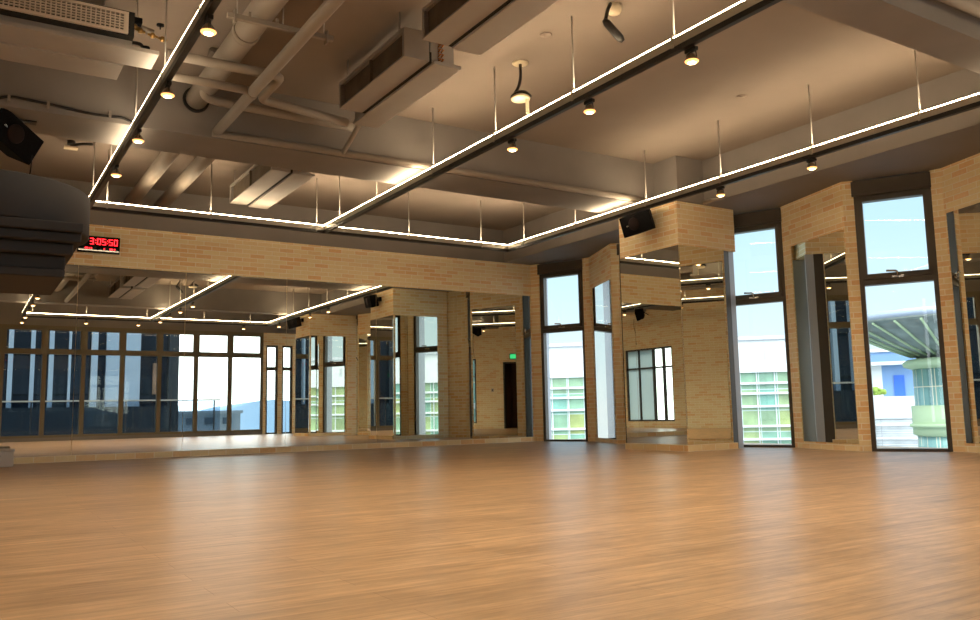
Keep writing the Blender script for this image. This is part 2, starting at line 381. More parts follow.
# ------------------------------------------------------------------ windows
def window(idx, A, B, label, z0=.0, z1=ZS, ztr=2.20, blind=True, handle=True, mat=FRAME, fins=True):
    A, B = Vector(A), Vector(B); t, n = outn(A, B); L = (B-A).length
    w = empty('window_%d' % idx, (A.x, A.y, z0))
    def bx(mb, u0, u1, d0, d1, za, zb):
        c = A+t*(u0+u1)/2+n*(d0+d1)/2
        mb.obox((c.x, c.y, (za+zb)/2), (t.x*(u1-u0)/2, t.y*(u1-u0)/2, 0), (n.x*(d1-d0)/2, n.y*(d1-d0)/2, 0), (0, 0, (zb-za)/2)); return mb
    zt = z1-.19 if blind else z1
    f = MB(); j = .055
    bx(f, 0, j, .02, .14, z0, zt); bx(f, L-j, L, .02, .14, z0, zt); bx(f, j, L-j, .02, .14, z0, z0+.035); bx(f, j, L-j, .02, .14, zt-.06, zt)
    bx(f, j, L-j, .02, .14, ztr-.065, ztr+.01)
    obj('frame', f, mat, w)
    sash = MB(); zz0, zz1 = ztr+.012, zt-.062
    bx(sash, j, j+.045, .0, .12, zz0, zz1); bx(sash, L-j-.045, L-j, .0, .12, zz0, zz1); bx(sash, j, L-j, .0, .12, zz0, zz0+.065); bx(sash, j, L-j, .0, .12, zz1-.045, zz1)
    obj('sash', sash, mat, w)
    obj('glass_pane', bx(MB(), j+.045, L-j-.045, .08, .088, zz0+.065, zz1-.045), GLASS, w)
    obj('glass_pane', bx(MB(), j, L-j, .09, .098, z0+.035, ztr-.065), GLASS, w)
    if handle:
        h = MB()
        bx(h, L*.5-.07, L*.5+.07, -.014, 0, zz0-.005, zz0+.022)
        p0 = A+t*(L*.5)-n*.012
        h.bent([(p0.x, p0.y, zz0+.01), (p0.x-n.x*.03, p0.y-n.y*.03, zz0+.075), (p0.x-n.x*.04-t.x*.13, p0.y-n.y*.04-t.y*.13, zz0+.085)], .013, .03, 8)
        ho = obj('handle', h, CHROME, w); ho['label'] = 'small metal window handle'
    if blind:
        b = bx(MB(), -.02, L+.005, -.03, .12, zt, z1-.02)
        bx(b, -.02, L+.005, -.035, .12, zt-.03, zt)
        bo = obj('blind_box', b, mat, w, bevel=.004)
    if fins:      # grey metal reveals outside
        fd = .32 if idx == 1 else .46; fb = MB(); bx(fb, .0, .012, .141, fd, z0, zt); bx(fb, L-.012, L, .141, .32, z0, zt)
        obj('reveal', fb, REVEAL, w)
    return struct(w, label, 'window')
wl_ = ['tall bronze framed corner window nearest the mirror wall', 'tall bronze framed window hidden behind the mirrored column', 'tall bronze framed window just right of the mirrored column', 'tall bronze framed window looking onto the curved canopy',
       'tall bronze framed window outside the right picture edge', 'tall bronze framed window nearest the front corner, seen in mirrors']
for i, b in enumerate(bays): window(i+1, b[0], b[1], wl_[i])
# front window wall behind the viewer (seen in the mirrors)
struct(obj('wall_front', MB().box(XL, YF-.25, 3.40, 10.6, YF, ZC), BEAMP), 'brown grey band above the front window wall, seen in mirrors', 'wall')
struct(obj('wall_front', MB().box(XL, YF-.25, 0, 8.62, YF, .10), BEAMP), 'low sill under the front window wall, seen in mirrors', 'wall')
wf = MB().box(8.62, YF-.25, 2.98, 10.2, YF, 3.40).box(8.62, YF-.25, 0, 8.72, YF, 2.98).box(9.12, YF-.25, 0, 9.27, YF, 2.98).box(9.67, YF-.25, 0, 10.2, YF, 2.98)
struct(obj('wall_front', wf, BRICK), 'tan brick end of the front wall with two narrow windows', 'wall')
ords = ['first', 'second', 'third', 'fourth', 'fifth', 'sixth', 'seventh', 'eighth', 'ninth']
for k in range(9):
    x1 = 8.62-1.09*k; x0 = x1-1.09
    w = empty('window_%d' % (7+k), (x0, YF, .1))
    f = MB(); z0, z1, zt = .10, 3.40, 2.62
    f.box(x0, YF-.14, z0, x0+.06, YF, z1).box(x1-.06, YF-.14, z0, x1, YF, z1).box(x0+.06, YF-.14, z0, x1-.06, YF, z0+.07).box(x0+.06, YF-.14, z1-.10, x1-.06, YF, z1).box(x0+.06, YF-.14, zt-.07, x1-.06, YF, zt+.05)
    obj('frame', f, FRAMEF, w)
    s_ = MB().box(x0+.06, YF-.10, zt+.05, x0+.10, YF-.02, z1-.1).box(x1-.10, YF-.10, zt+.05, x1-.06, YF-.02, z1-.1).box(x0+.1, YF-.10, zt+.05, x1-.1, YF-.02, zt+.09).box(x0+.1, YF-.1, z1-.14, x1-.1, YF-.02, z1-.1)
    obj('sash', s_, FRAMEF, w)
    obj('glass_pane', MB().box(x0+.1, YF-.08, zt+.09, x1-.1, YF-.072, z1-.14), GLASS, w)
    obj('glass_pane', MB().box(x0+.06, YF-.08, z0+.07, x1-.06, YF-.072, zt-.07), GLASS, w)
    struct(w, 'wide bronze framed front window, %s from its brick end, seen in mirrors' % ords[k], 'window')
for k, (xa, xb) in enumerate(((8.72, 9.12), (9.27, 9.67))):
    w = empty('window_%d' % (16+k), (xa, YF, 0))
    f = MB().box(xa, YF-.14, 0, xa+.05, YF-.02, 2.98).box(xb-.05, YF-.14, 0, xb, YF-.02, 2.98).box(xa+.05, YF-.14, 0, xb-.05, YF-.02, .05).box(xa+.05, YF-.14, 2.92, xb-.05, YF-.02, 2.98).box(xa+.05, YF-.14, 2.13, xb-.05, YF-.02, 2.25)
    obj('frame', f, FRAME, w)
    obj('glass_pane', MB().box(xa+.05, YF-.08, .05, xb-.05, YF-.072, 2.13), GLASS, w)
    obj('glass_pane', MB().box(xa+.05, YF-.08, 2.25, xb-.05, YF-.072, 2.92), GLASS, w)
    struct(w, 'narrow front window in the brick end, %s, seen in mirrors' % ('next to the wide windows' if k == 0 else 'next to the side wall'), 'window')

# ------------------------------------------------------------------ columns
def column(y0, y1, la, lb):
    x0, x1 = 8.55, 9.46
    struct(obj('column', MB().box(x0, y0, 0, x1, y1, ZS).box(x1, y0, ZM, 9.72, y0+.55, ZS).box(x1, y0+.55, 0, 10.0, y1, ZS), BRICK), la, 'column')
    struct(obj('column', MB().box(x0-.02, y0-.05, ZS, XS, y1-.8, ZC), BEAMP), lb, 'column')
    struct(obj('baseboard_right', MB().box(x0-.04, y0-.04, 0, x1+.05, y0, .09).box(x0-.04, y0, 0, x0, y1, .09), BRICKROW), la.replace('column', 'column base').replace('tan brick', 'low brick').split(' clad')[0]+' course along the floor', 'baseboard')
column(8.46, 9.71, 'tan brick column clad in mirrors, standing before the right-hand windows', 'grey concrete head of the mirrored column under the ceiling')
column(3.02, 4.17, 'tan brick column clad in mirrors beyond the right picture edge', 'grey concrete head of the nearer column, seen in mirrors')

struct(obj('trim_2', MB().prism([(9.465, 8.47), (9.60, 8.49), (9.60, 8.54), (9.465, 8.53)], 0, ZM), FRAME), 'dark bronze filler strip between the mirrored column and the next window', 'trim')

struct(obj('trim_3', MB().prism([(9.601, 8.49), (9.72, 8.505), (9.72, 8.53), (9.601, 8.52)], 0, ZM), REVEAL), 'blue grey metal strip at the left edge of the window by the column', 'trim')
struct(obj('trim_4', MB().box(9.47, 8.99, 0, 9.84, 9.008, ZM), REVEAL), 'blue grey panel added behind the mirrored column, in place of window glass in the pier mirror', 'trim')  # added panel, shows in the pier mirror where window glass would be

# ------------------------------------------------------------------ mirrors
def wall_mirror(mb, label, group=None, rim=None):
    o = obj('wall_mirror', mb, MIRROR); tag(o, label, 'mirror', group)
    return o
ms = [XL+.05, -.12, 1.43, 2.98, 4.63, 6.28, 7.95, 9.66]
mlab = ['long wall mirror panel at the far left end of the row', 'wall mirror panel beneath the red clock', 'wall mirror panel just right of the clock, second dark window reflected', 'wall mirror panel reflecting the bright end of the front windows',
        'wall mirror panel reflecting the nearer column and narrow windows', 'wall mirror panel reflecting the mirrored column and its speaker', 'wall mirror panel at the right end of the row, by the corner']
for i in range(7):
    a, b = ms[i]+.0025, ms[i+1]-.0025
    skew = [0, .0008, -.0007, .0006, -.0005, .0006, 0][i]*(b-a)
    mb = MB().prism([(a, YB-.012), (b, YB-.012-skew), (b, YB-.002), (a, YB-.002)], .092, ZM)
    wall_mirror(mb, mlab[i], 'mirror panels along the back wall')
def pier_mirror(P, Q, u0, u1, z0, z1, label):
    P, Q = Vector(P), Vector(Q); t, n = outn(Q, P); n = n if n.x < 0 else -n; L = (Q-P).length
    a, b = P+(Q-P)*u0, P+(Q-P)*u1
    mb = MB().prism([tuple(a), tuple(b), tuple(b+n*.008), tuple(a+n*.008)], z0, z1)
    return wall_mirror(mb, label)
pier_mirror(bays[0][2], bays[0][3], .10, .96, .08, 2.90, 'tall narrow mirror on the pier beside the corner window')
pier_mirror(bays[2][2], bays[2][3], .03, .99, .10, 2.90, 'tall narrow mirror on the pier between the two clear windows')
pier_mirror(bays[3][2], bays[3][3], .03, .97, .11, 2.95, 'tall narrow mirror on the pier at the right picture edge')
pier_mirror(bays[4][2], bays[4][3], .05, .95, .10, 2.90, 'tall narrow mirror on the pier beside the nearer column')
for (y0, y1, who) in ((8.46, 9.71, 'the far column'), (3.02, 4.17, 'the nearer column')):
    wall_mirror(MB().box(8.542, y0+.002, .092, 8.55, y1-.002, ZM), 'mirror covering the room-facing side of %s' % who)
    wall_mirror(MB().box(8.552, y0-.008, .092, 9.455, y0, ZM), 'mirror covering the front side of %s' % who)
    wall_mirror(MB().box(8.60, y1, .092, 9.72, y1+.008, ZM), 'mirror covering the side of %s that faces the mirror wall' % who)

# ------------------------------------------------------------------ light tracks
TX = (1.33, 4.60, 7.95); TYB, TYF = 11.92, 2.10
def track(p0, p1, rods, label, led_mat=None):
    p0, p1 = Vector(p0), Vector(p1); d = (p1-p0).normalized(); nrm = Vector((-d.y, d.x, 0)); L = (p1-p0).length
    root = empty('light_track', ((p0+p1)/2)[:])
    def bar(mb, w, za, zb, a=0, b=None):
        b = L if b is None else b; c = p0+d*(a+b)/2
        mb.obox((c.x, c.y, (za+zb)/2), d*(b-a)/2, nrm*w/2, (0, 0, (zb-za)/2)); return mb
    zt = ZT-.012
    obj('profile', bar(MB(), .05, zt-.08, zt-.012), ALU, root)
    obj('power_rail', bar(MB(), .046, zt-.125, zt-.0805), BLACKM, root)
    led = MB(); cuts = [0]+[r for r in rods]+[L]
    for a, b in zip(cuts[:-1], cuts[1:]):
        if b-a > .1: bar(led, .048, zt-.0115, zt-.0025, a+.015, b-.015)
    obj('led_strip', led, led_mat or LED, root)
    for r in rods:
        q = p0+d*r
        rd = obj('rod', MB().tube([(q.x, q.y, zt), (q.x, q.y, ZC-.001 if not 8.85 < q.y < 9.65 else 3.559)], .008, 8), ROD, root)
        k = MB(); bar(k, .062, zt-.09, zt+.008, r-.012, r+.012); k.tube([(q.x, q.y, zt+.008), (q.x, q.y, zt+.03)], .014, 8)
        obj('clip', k, ALU, root)
    return tag(root, label, 'track light', 'suspended light tracks')
ry = [.3, 1.0, 2.36, 3.66, 4.98, 6.34, 7.9, 9.1, 9.60]
track((TX[0], TYF+.03, 0), (TX[0], TYB-.03, 0), [1.0, 2.36, 3.66, 4.98, 6.34, 7.9, 9.4], 'black light track with bright top strip, left one running towards the viewer', LEDDIM)
track((TX[1], TYF+.03, 0), (TX[1], TYB-.03, 0), [1.0, 2.36, 3.63, 4.95, 6.31, 7.9, 9.2], 'black light track with bright top strip along the middle of the ceiling')
track((TX[2], TYF+.03, 0), (TX[2], TYB-.03, 0), [1.0, 2.36, 3.61, 4.95, 6.31, 7.9, 9.3], 'black light track with bright top strip in front of the right-hand windows')
track((TX[0]-.03, TYB, 0), (TX[2], TYB, 0), [.25, 1.6, 3.17, 4.73, 6.1], 'black light track with bright top strip before the brick band')
track((TX[0]-.03, TYF, 0), (TX[2], TYF, 0), [.25, 1.6, 3.17, 4.73, 6.1], 'black light track beside the front windows, seen in mirrors')

# track spotlights: proto at the origin, z measured down from the rail underside
RAIL = ZT-.137
def make_spot():
    root = empty('track_spotlight', (0, 0, RAIL))
    obj('adapter', MB().box(-.019, -.055, -.03, .019, .055, 0), BLACKM, root, world=False, bevel=.003)
    y = MB()
    y.tube([(0, -.052, -.085), (0, -.046, -.042), (0, -.018, -.032), (0, .018, -.032), (0, .046, -.042), (0, .052, -.085)], .0045, 8)
    obj('yoke', y, BLACKM, root, world=False)
    hd = obj('lamp_head', MB().lathe([(.014, -.042), (.024, -.05), (.036, -.07), (.052, -.095), (.054, -.106), (.047, -.106)], 20), plain_head, root, world=False)
    obj('lens', MB().lathe([(.032, -.112), (.03, -.119), (.0, -.122)], 20), LENS, hd, world=False)
    obj('rim_glow', MB().lathe([(.050, -.094), (.0545, -.104), (.046, -.113), (.0325, -.1165), (.031, -.112)], 20), RIMGLOW, hd, world=False)  # ring carrying the painted orange glow around the lens
    return root
plain_head = plain('spot head bronze', (.30, .22, .14), .35, .5)
sp0 = make_spot(); used = [False]
spots = []
for k in range(7): spots.append((TX[0]+.01, 9.68-1.335*k, 'on the left light track', k))
for k in range(4): spots.append((TX[1]+.04, 6.84-1.24*k, 'on the middle light track', k))
for k, y in enumerate((7.12, 5.78, 3.1)): spots.append((TX[2]+.02, y, 'on the right-hand light track', k))
for k, x in enumerate((2.9, 4.25, 7.2)): spots.append((x, TYF, 'on the front light track seen in mirrors', k))
for x, y, w, k in spots:
    o = sp0 if not used[0] else copy_tree(sp0, (x, y, RAIL)); used[0] = True; o.location = (x, y, RAIL)
    if 'front' in w: lab = 'small glowing spotlight %s, %s from the left track' % (w, ords[k])
    else: lab = 'small glowing spotlight %s, %s counted from the far end' % (w, ords[k])
    tag(o, lab, 'spotlight', 'spotlights hanging under the light tracks')
    L = bpy.data.lights.new('spot_beam', 'SPOT'); L.energy = SPOT_WATT; L.color = WARM; L.spot_size = math.radians(130); L.spot_blend = 1.0; L.shadow_soft_size = .03
    lo = bpy.data.objects.new('spot_beam', L); COL.objects.link(lo); lo.parent = o; lo.location = (0, 0, -.14)

# ------------------------------------------------------------------ air handling units
def fcu(x0, y0, y1a, y1b, label, zb=3.72, coil=True):
    root = empty('fan_coil_unit', (x0+.28, (y0+y1a)/2, zb))
    zt = zb+.27
    fr = MB()          # sheet metal casing: bottom, top, ends, frame of the open return side
    fr.box(x0, y0, zb, x0+.25, y1a, zb+.012).box(x0, y0, zt-.012, x0+.25, y1a, zt).box(x0, y0, zb+.012, x0+.25, y0+.012, zt-.012).box(x0, y1a-.012, zb+.012, x0+.25, y1a, zt-.012)
    fr.box(x0+.238, y0+.012, zb+.012, x0+.25, y1a-.012, zt-.012)
    fr.box(x0, y0+.012, zb+.012, x0+.012, y0+.035, zt-.012).box(x0, y1a-.035, zb+.012, x0+.012, y1a-.012, zt-.012).box(x0, y0+.012, zt-.03, x0+.012, y1a-.012, zt-.012)
    obj('casing', fr, DUCT, root)
    ym = (y0+y1a)/2
    obj('return_opening', MB().box(x0+.05, y0+.02, zb+.014, x0+.06, y1a-.02, zt-.014), DUCTIN, root)
    obj('divider', MB().box(x0+.004, ym-.012, zb+.012, x0+.03, ym+.012, zt-.03), DUCTIN, root)
    obj('gap_shade', MB().box(x0+.251, y0+.02, zb-.001, x0+.284, y1a, zb+.10), GAPSHADE, root)  # black fill painted as the shaded gap beside the tray
    obj('drip_tray', MB().box(x0+.285, y0-.02, zb-.02, x0+.57, y1b, zb+.015), DUCT, root, bevel=.006)
    obj('coil_housing', MB().box(x0+.29, y0+.05, zb+.016, x0+.53, y1b-.05, zt-.02), DUCT, root)
    if coil:
        c = MB()
        for i in range(4):
            for j in range(2):
                z = zb+.045+i*.045; yy = y0+.05; xx = x0+.37+j*.03
                c.tube([(xx, yy, z), (xx+.01, yy-.03, z+.012), (xx, yy, z+.028)], .007, 6)
        cc = obj('coil', c, COPPER, root); cc['label'] = 'copper coil bends'
    for (hx, hy) in ((x0+.03, y0+.15), (x0+.03, y1a-.15), (x0+.5, y0+.25), (x0+.5, y1b-.25)):
        obj('hanger', MB().tube([(hx, hy, zt-.03), (hx, hy, ZC-.001)], .006, 6), ROD, root)
    return tag(root, label, 'air conditioner', 'ceiling fan coil units')
fcu(3.17, 6.33, 7.82, 8.14, 'grey ceiling air unit with copper coil, middle of the ceiling')
fcu(3.16, 4.10, 5.97, 5.97, 'grey ceiling air unit nearest the viewer, cut by the top edge', coil=True)
fcu(3.24, 10.25, 12.22, 12.25, 'pale ceiling air unit behind the cross beam, near the mirror wall')
# grille unit, lying across at top left
g = empty('grille_unit', (0, 7.4, 3.6)); gz0, gz1 = 3.72, 3.90; gx0, gx1 = -1.2, 1.03; gy = 7.05
gf = MB().box(gx0, gy, gz0, gx1, gy+.03, gz0+.022).box(gx0, gy, gz1-.022, gx1, gy+.03, gz1).box(gx0, gy, gz0+.022, gx0+.025, gy+.03, gz1-.022).box(gx1-.025, gy, gz0+.022, gx1, gy+.03, gz1-.022)
obj('grille_frame', gf, GRILLE, g)
gr = MB(); nx = 62
for i in range(nx):
    x = gx0+.03+(gx1-gx0-.06)*i/(nx-1); gr.box(x-.005, gy+.004, gz0+.022, x+.005, gy+.022, gz1-.022)
for i in range(1, 6):
    z = gz0+.022+(gz1-gz0-.044)*i/6; gr.box(gx0+.02, gy+.005, z-.0045, gx1-.02, gy+.021, z+.0045)
obj('grille_bars', gr, GRILLE, g)
obj('plenum_shade', MB().box(gx0, gy+.031, gz0-.01, gx1+.05, gy+.12, gz1+.02), GAPSHADE, g)  # black block painted as the dark hollow behind the bars
obj('casing', MB().box(gx0, gy+.121, 3.66, gx1+.05, 7.86, gz1+.02), DUCT, g)
obj('drip_tray', MB().box(gx0, 7.12, 3.615, 1.285, 7.47, 3.65), DUCT, g, bevel=.004)
obj('bottom_panel', MB().box(gx0, 7.471, 3.60, 1.06, 7.82, 3.659), DUCT, g, bevel=.004)
for hx in (-.9, .9): obj('hanger', MB().tube([(hx, 7.5, gz1), (hx, 7.5, ZC-.001)], .006, 6), ROD, g)
tag(g, 'ceiling air unit with white egg-crate grille at top left', 'air conditioner')
v = empty('valve_set', (1.2, 7.4, 3.9))
obj('pipe', MB().bent([(1.085, 7.42, 3.965), (1.22, 7.42, 3.95), (1.29, 7.42, 3.94)], .022, .05, 10), PIPEP, v)
obj('pipe', MB().bent([(1.09, 7.40, 3.80), (1.2, 7.40, 3.80), (1.2, 7.40, 3.66)], .016, .04, 10), BLACKM, v)
vb = MB()
for (x, z) in ((1.125, 3.925), (1.17, 3.90), (1.27, 3.88), (1.35, 3.865)):
    vb.lathe([(0, -.022), (.018, -.02), (.026, 0), (.018, .02), (0, .022)], 10, (x, 7.36, z)); vb.tube([(x-.04, 7.36, z+.006), (x+.04, 7.36, z-.006)], .011, 8)
vo = obj('valve_body', vb, BRASS, v); vo['label'] = 'small brass valve bodies'
for (x, z) in ((1.22, 3.72), (1.33, 3.95)):
    obj('hand_wheel', MB().lathe([(.005, -.03), (.006, 0), (.032, .003), (.032, .015), (.006, .018)], 14, (x, 7.36, z+.03)), BLACK, v)
obj('actuator', MB().box(1.10, 7.32, 3.95, 1.18, 7.40, 4.0), BLACK, v, bevel=.006)
obj('hanger', MB().tube([(1.15, 7.42, 3.97), (1.15, 7.42, ZC-.001)], .005, 6), ROD, v)
tag(v, 'brass valves and dark hand wheels beside the grille unit', 'valves')

# ------------------------------------------------------------------ pipes
def pipe(pts, r, label, bend=.08, mat=PIPEP, extra=None, cat='pipe'):
    o = obj('ceiling_pipe', MB().bent(pts, r, bend), mat); tag(o, label, cat, 'pipes under the ceiling'); return o
big = empty('ceiling_pipe', (1.98, 6, 3.94))
obj('pipe_run', MB().tube([(1.98, 3.80, 3.94), (1.98, 8.875, 3.94)], .11, 24), PIPEP, big)
obj('hole_shade', MB().tube([(1.98, 8.84, 3.94), (1.98, 8.879, 3.94)], .135, 24), GAPSHADE, big)  # black ring painted as the dark hole around the pipe
obj('coupling', MB().tube([(1.98, 6.98, 3.94), (1.98, 7.06, 3.94)], .12, 24), PIPEP, big)
tag(big, 'thick pale pipe running into the cross beam at upper left', 'pipe', 'pipes under the ceiling')
p2 = empty('ceiling_pipe', (2.2, 6, 3.62))
obj('pipe_run', MB().tube([(2.2, 3.80, 3.62), (2.2, 8.80, 3.62)], .052, 18), PIPEP, p2)
obj('stub', MB().tube([(2.2, 7.55, 3.62), (2.2, 7.63, 3.62)], .06, 18), PIPEP, p2)
tag(p2, 'long straight pipe in front of the thick pipe, under the bracket', 'pipe', 'pipes under the ceiling')
pipe([(2.30, 3.80, 3.74), (2.30, 7.60, 3.74)], .045, 'second straight pipe running beside the long straight pipe')
pipe([(1.40, 7.42, 3.77), (2.43, 7.42, 3.77), (2.43, 8.08, 3.77), (3.42, 8.22, 3.74)], .045, 'pipe with two elbows ending at the middle air unit', .1)
pipe([(1.42, 7.56, 3.63), (2.155, 7.56, 3.63)], .038, 'short crossing pipe that meets the long straight pipe')
pipe([(1.95, 8.0, 4.15), (1.95, 8.42, 3.83), (2.1, 8.48, 3.82), (3.62, 8.50, 3.80)], .048, 'lower crossing pipe with elbow beside the thick pipe', .12)
pipe([(2.15, 8.835, 3.60), (8.52, 8.835, 3.60)], .04, 'thin pipe running along the front of the cross beam')
pipe([(3.52, 8.12, 3.70), (3.62, 8.80, 3.60)], .028, 'short slanted drain pipe between air unit and cross beam')
for k, x in enumerate((2.12, 2.56)):
    pipe([(x, 9.625, 3.93), (x, YB-.004, 3.93)], .095, 'thick pipe behind the cross beam, %s of two' % ('left' if k == 0 else 'right'))
pipe([(-1.3, 3.28, 3.72), (9.0, 3.28, 3.72)], .055, 'pipe running along the nearest beam at top right')
pipe([(9.02, 8.38, 3.55), (9.02, 8.0, 3.55)], .03, 'capped pipe end beside the head of the brick column')
st = empty('pipe_bracket', (2.1, 6.5, 3.8))
obj('channel', MB().box(1.68, 6.49, 3.785, 2.58, 6.53, 3.828), PIPEP, st, bevel=.003)
for x in (1.74, 2.52): obj('end_plate', MB().box(x-.008, 6.48, 3.75, x+.008, 6.54, 3.86), PIPEP, st)
for x in (1.76, 2.12+.02, 2.50): obj('rod', MB().tube([(x, 6.51, 3.8), (x, 6.51, ZC-.001)], .006, 6), ROD, st)
for x in (1.86, 2.09): obj('clamp', MB().box(x-.01, 6.495, 3.828, x+.01, 6.525, 3.87), PIPEP, st)
tag(st, 'slotted steel bracket carrying the thick pipe at upper left', 'bracket')
cn = empty('cable_conduit', (.5, 8.86, 3.62))
obj('cable', MB().bent([(-.35, 8.86, 3.40), (.1, 8.86, 3.57), (.26, 8.86, 3.66), (.6, 8.86, 3.64), (1.0, 8.86, 3.605), (1.28, 8.86, 3.62), (1.36, 8.86, 3.58)], .014, .2, 8), BLACKM, cn)
for x in (.27, .6, 1.15): obj('clip', MB().box(x-.012, 8.84, 3.60, x+.012, 8.879, 3.665), PIPEP, cn)
tag(cn, 'dark cable clipped along the cross beam above the left speaker', 'cable')

# ------------------------------------------------------------------ speakers
def speaker(c, yawd, tilt, rollx, label, mount_to, drop):
    root = empty('loudspeaker', c)
    R = Matrix.Rotation(math.radians(yawd), 3, 'Z') @ Matrix.Rotation(math.radians(tilt), 3, 'X') @ Matrix.Rotation(math.radians(rollx), 3, 'Y')
    R = R.to_4x4()
    # front faces -Y before turning; tapered cabinet
    w, h, dp = .28, .15, .20; q = .6
    vs = [(-w, 0, -h), (w, 0, -h), (w, 0, h), (-w, 0, h), (-w*q, dp, -h*.95), (w*q, dp, -h*.95), (w*q, dp, h*.95), (-w*q, dp, h*.95)]
    fs = [(0, 1, 2, 3), (5, 4, 7, 6), (4, 0, 3, 7), (1, 5, 6, 2), (3, 2, 6, 7), (4, 5, 1, 0)]
    obj('cabinet', MB().add(vs, fs).xform(R), BLACK, root, world=False, bevel=.006)
    gl = obj('grille', MB().box(-w*.94, -.012, -h*.9, w*.94, -.001, h*.9).xform(R), SPKGR, root, world=False)
    cone = MB().lathe([(.085, 0), (.095, .006), (.088, .012), (.03, .002), (0, .006)], 24).xform(Matrix.Translation((-.03, -.013, 0)) @ Matrix.Rotation(math.radians(90), 4, 'X')).xform(R)
    obj('woofer', cone, CONE, gl, world=False)
    bd = obj('badge', MB().box(-.17, -.016, -.012, -.135, -.012, .006).xform(R), CHROME, gl, world=False)
    b = MB(); top = R @ Vector((0, dp*.5, h*.95)); mt = Vector(mount_to)-Vector(c)
    b.tube([top, top+Vector((0, 0, drop*.5)), mt], .014, 8)
    b.obox(mt, (.05, 0, 0), (0, .05, 0), (0, 0, .008) if abs(mount_to[2]-3.55) < .02 else (0, 0, .05))
    obj('mount', b, BLACKM, root, world=False)
    return tag(root, label, 'speaker', 'black wall speakers')
speaker((8.24, 8.98, 3.285), -80, 14, -6, 'black speaker on the brick column under the right light track', (8.545, 9.02, 3.36), .04)
speaker((8.22, 3.62, 3.31), -100, 12, 4, 'black speaker on the nearer column, seen only in the mirrors', (8.545, 3.62, 3.40), .04)
spk_left = speaker((.36, 9.12, 3.36), 38, 12, 22, 'black speaker hanging from the cross beam at the left edge', (.48, 9.25, 3.555), .08)

# ------------------------------------------------------------------ round grey drum at the left edge
K_ = 3.2/6.2
def kz(z): return .6+(z-.6)*K_
dr = empty('hanging_bulkhead', (.04, 3.2, kz(1.475)))
DC = (.08*K_, 3.2, 0)
obj('fascia', MB().lathe([(.60*K_, kz(1.80)), (.612*K_, kz(1.803)), (.618*K_, kz(1.81)), (.618*K_, kz(2.07)), (.608*K_, kz(2.078)), (.58*K_, kz(2.05))], 96, DC), DRUM, dr)
obj('top_panel', MB().lathe([(0, kz(2.03)), (.60*K_, kz(2.03)), (.60*K_, kz(2.04)), (0, kz(2.04))], 64, DC), DRUM, dr)
for (xe, za, zb_, yy) in ((.645, 1.742, 1.80, 5.60), (.635, 1.685, 1.740, 5.64), (.59, 1.612, 1.683, 5.70), (.545, 1.53, 1.61, 5.76), (.545, 1.475, 1.528, 5.74)):
    obj('rib', MB().box(-.55*K_, yy*K_, kz(za), xe*K_*yy/6.0, (6.75-(yy-5.6))*K_, kz(zb_)), DRUM, dr, bevel=.004)
for (x, y) in ((-.2, 3.1), (-.2, 3.3)):
    obj('hanger', MB().tube([(x, y, kz(2.035)), (x, y, ZC-.001)], .006, 8), ROD, dr)
tag(dr, 'big grey hanging bulkhead with rounded top and stepped ribs, left edge', 'hanging bulkhead')
wo = obj('wire', MB().bent([(.50, 9.13, 3.19), (.49, 9.1, 3.0), (.44, 9.1, 2.80), (.42, 9.12, 2.45)], .006, .05, 6), BLACK, spk_left); wo['label'] = 'thin black wire hanging down'

# ------------------------------------------------------------------ clock
ck = empty('digital_clock', (1.70, YB-.03, 3.12)); cy = YB-.05
obj('case', MB().box(1.40, cy, 3.105, 1.985, YB-.001, 3.355), BLACK, ck, bevel=.004)
obj('face', MB().box(1.41, cy-.004, 3.115, 1.975, cy-.0005, 3.345), CLOCKGL, ck)
SEG = {'0': 'abcdef', '3': 'abcdg', '5': 'acdfg'}
def digit(mb, ch, x, z, w, h, th):
    yb = cy-.0065; yf = cy-.0045
    q = {'a': (x, z+h-th, x+w, z+h), 'd': (x, z, x+w, z+th), 'g': (x, z+h/2-th/2, x+w, z+h/2+th/2), 'f': (x, z+h/2, x+th, z+h), 'e': (x, z, x+th, z+h/2), 'b': (x+w-th, z+h/2, x+w, z+h), 'c': (x+w-th, z, x+w, z+h/2)}
    for s in SEG[ch]: a = q[s]; mb.box(a[0], yb, a[1], a[2], yf, a[3])
mb = MB(); z0, hh, w, th = 3.225, .095, .052, .011
for ch, x in (('3', 1.565), ('0', 1.665), ('5', 1.735), ('5', 1.83), ('0', 1.90)): digit(mb, ch, x, z0, w, hh, th)
for x in (1.637, 1.803):
    for z in (z0+.022, z0+.06): mb.box(x, cy-.0065, z, x+.013, cy-.0045, z+.014)
do = obj('digits', mb, REDLED, ck); do['label'] = 'red digits 3:05:50'
mb = MB()
for x, ww in ((1.50, .045), (1.56, .012), (1.585, .012), (1.76, .015), (1.84, .05), (1.905, .015)): mb.box(x, cy-.0065, 3.155, x+ww, cy-.0045, 3.178)
obj('small_digits', mb, REDLED, ck)
tag(ck, 'black digital wall clock with red digits on the brick band', 'clock')

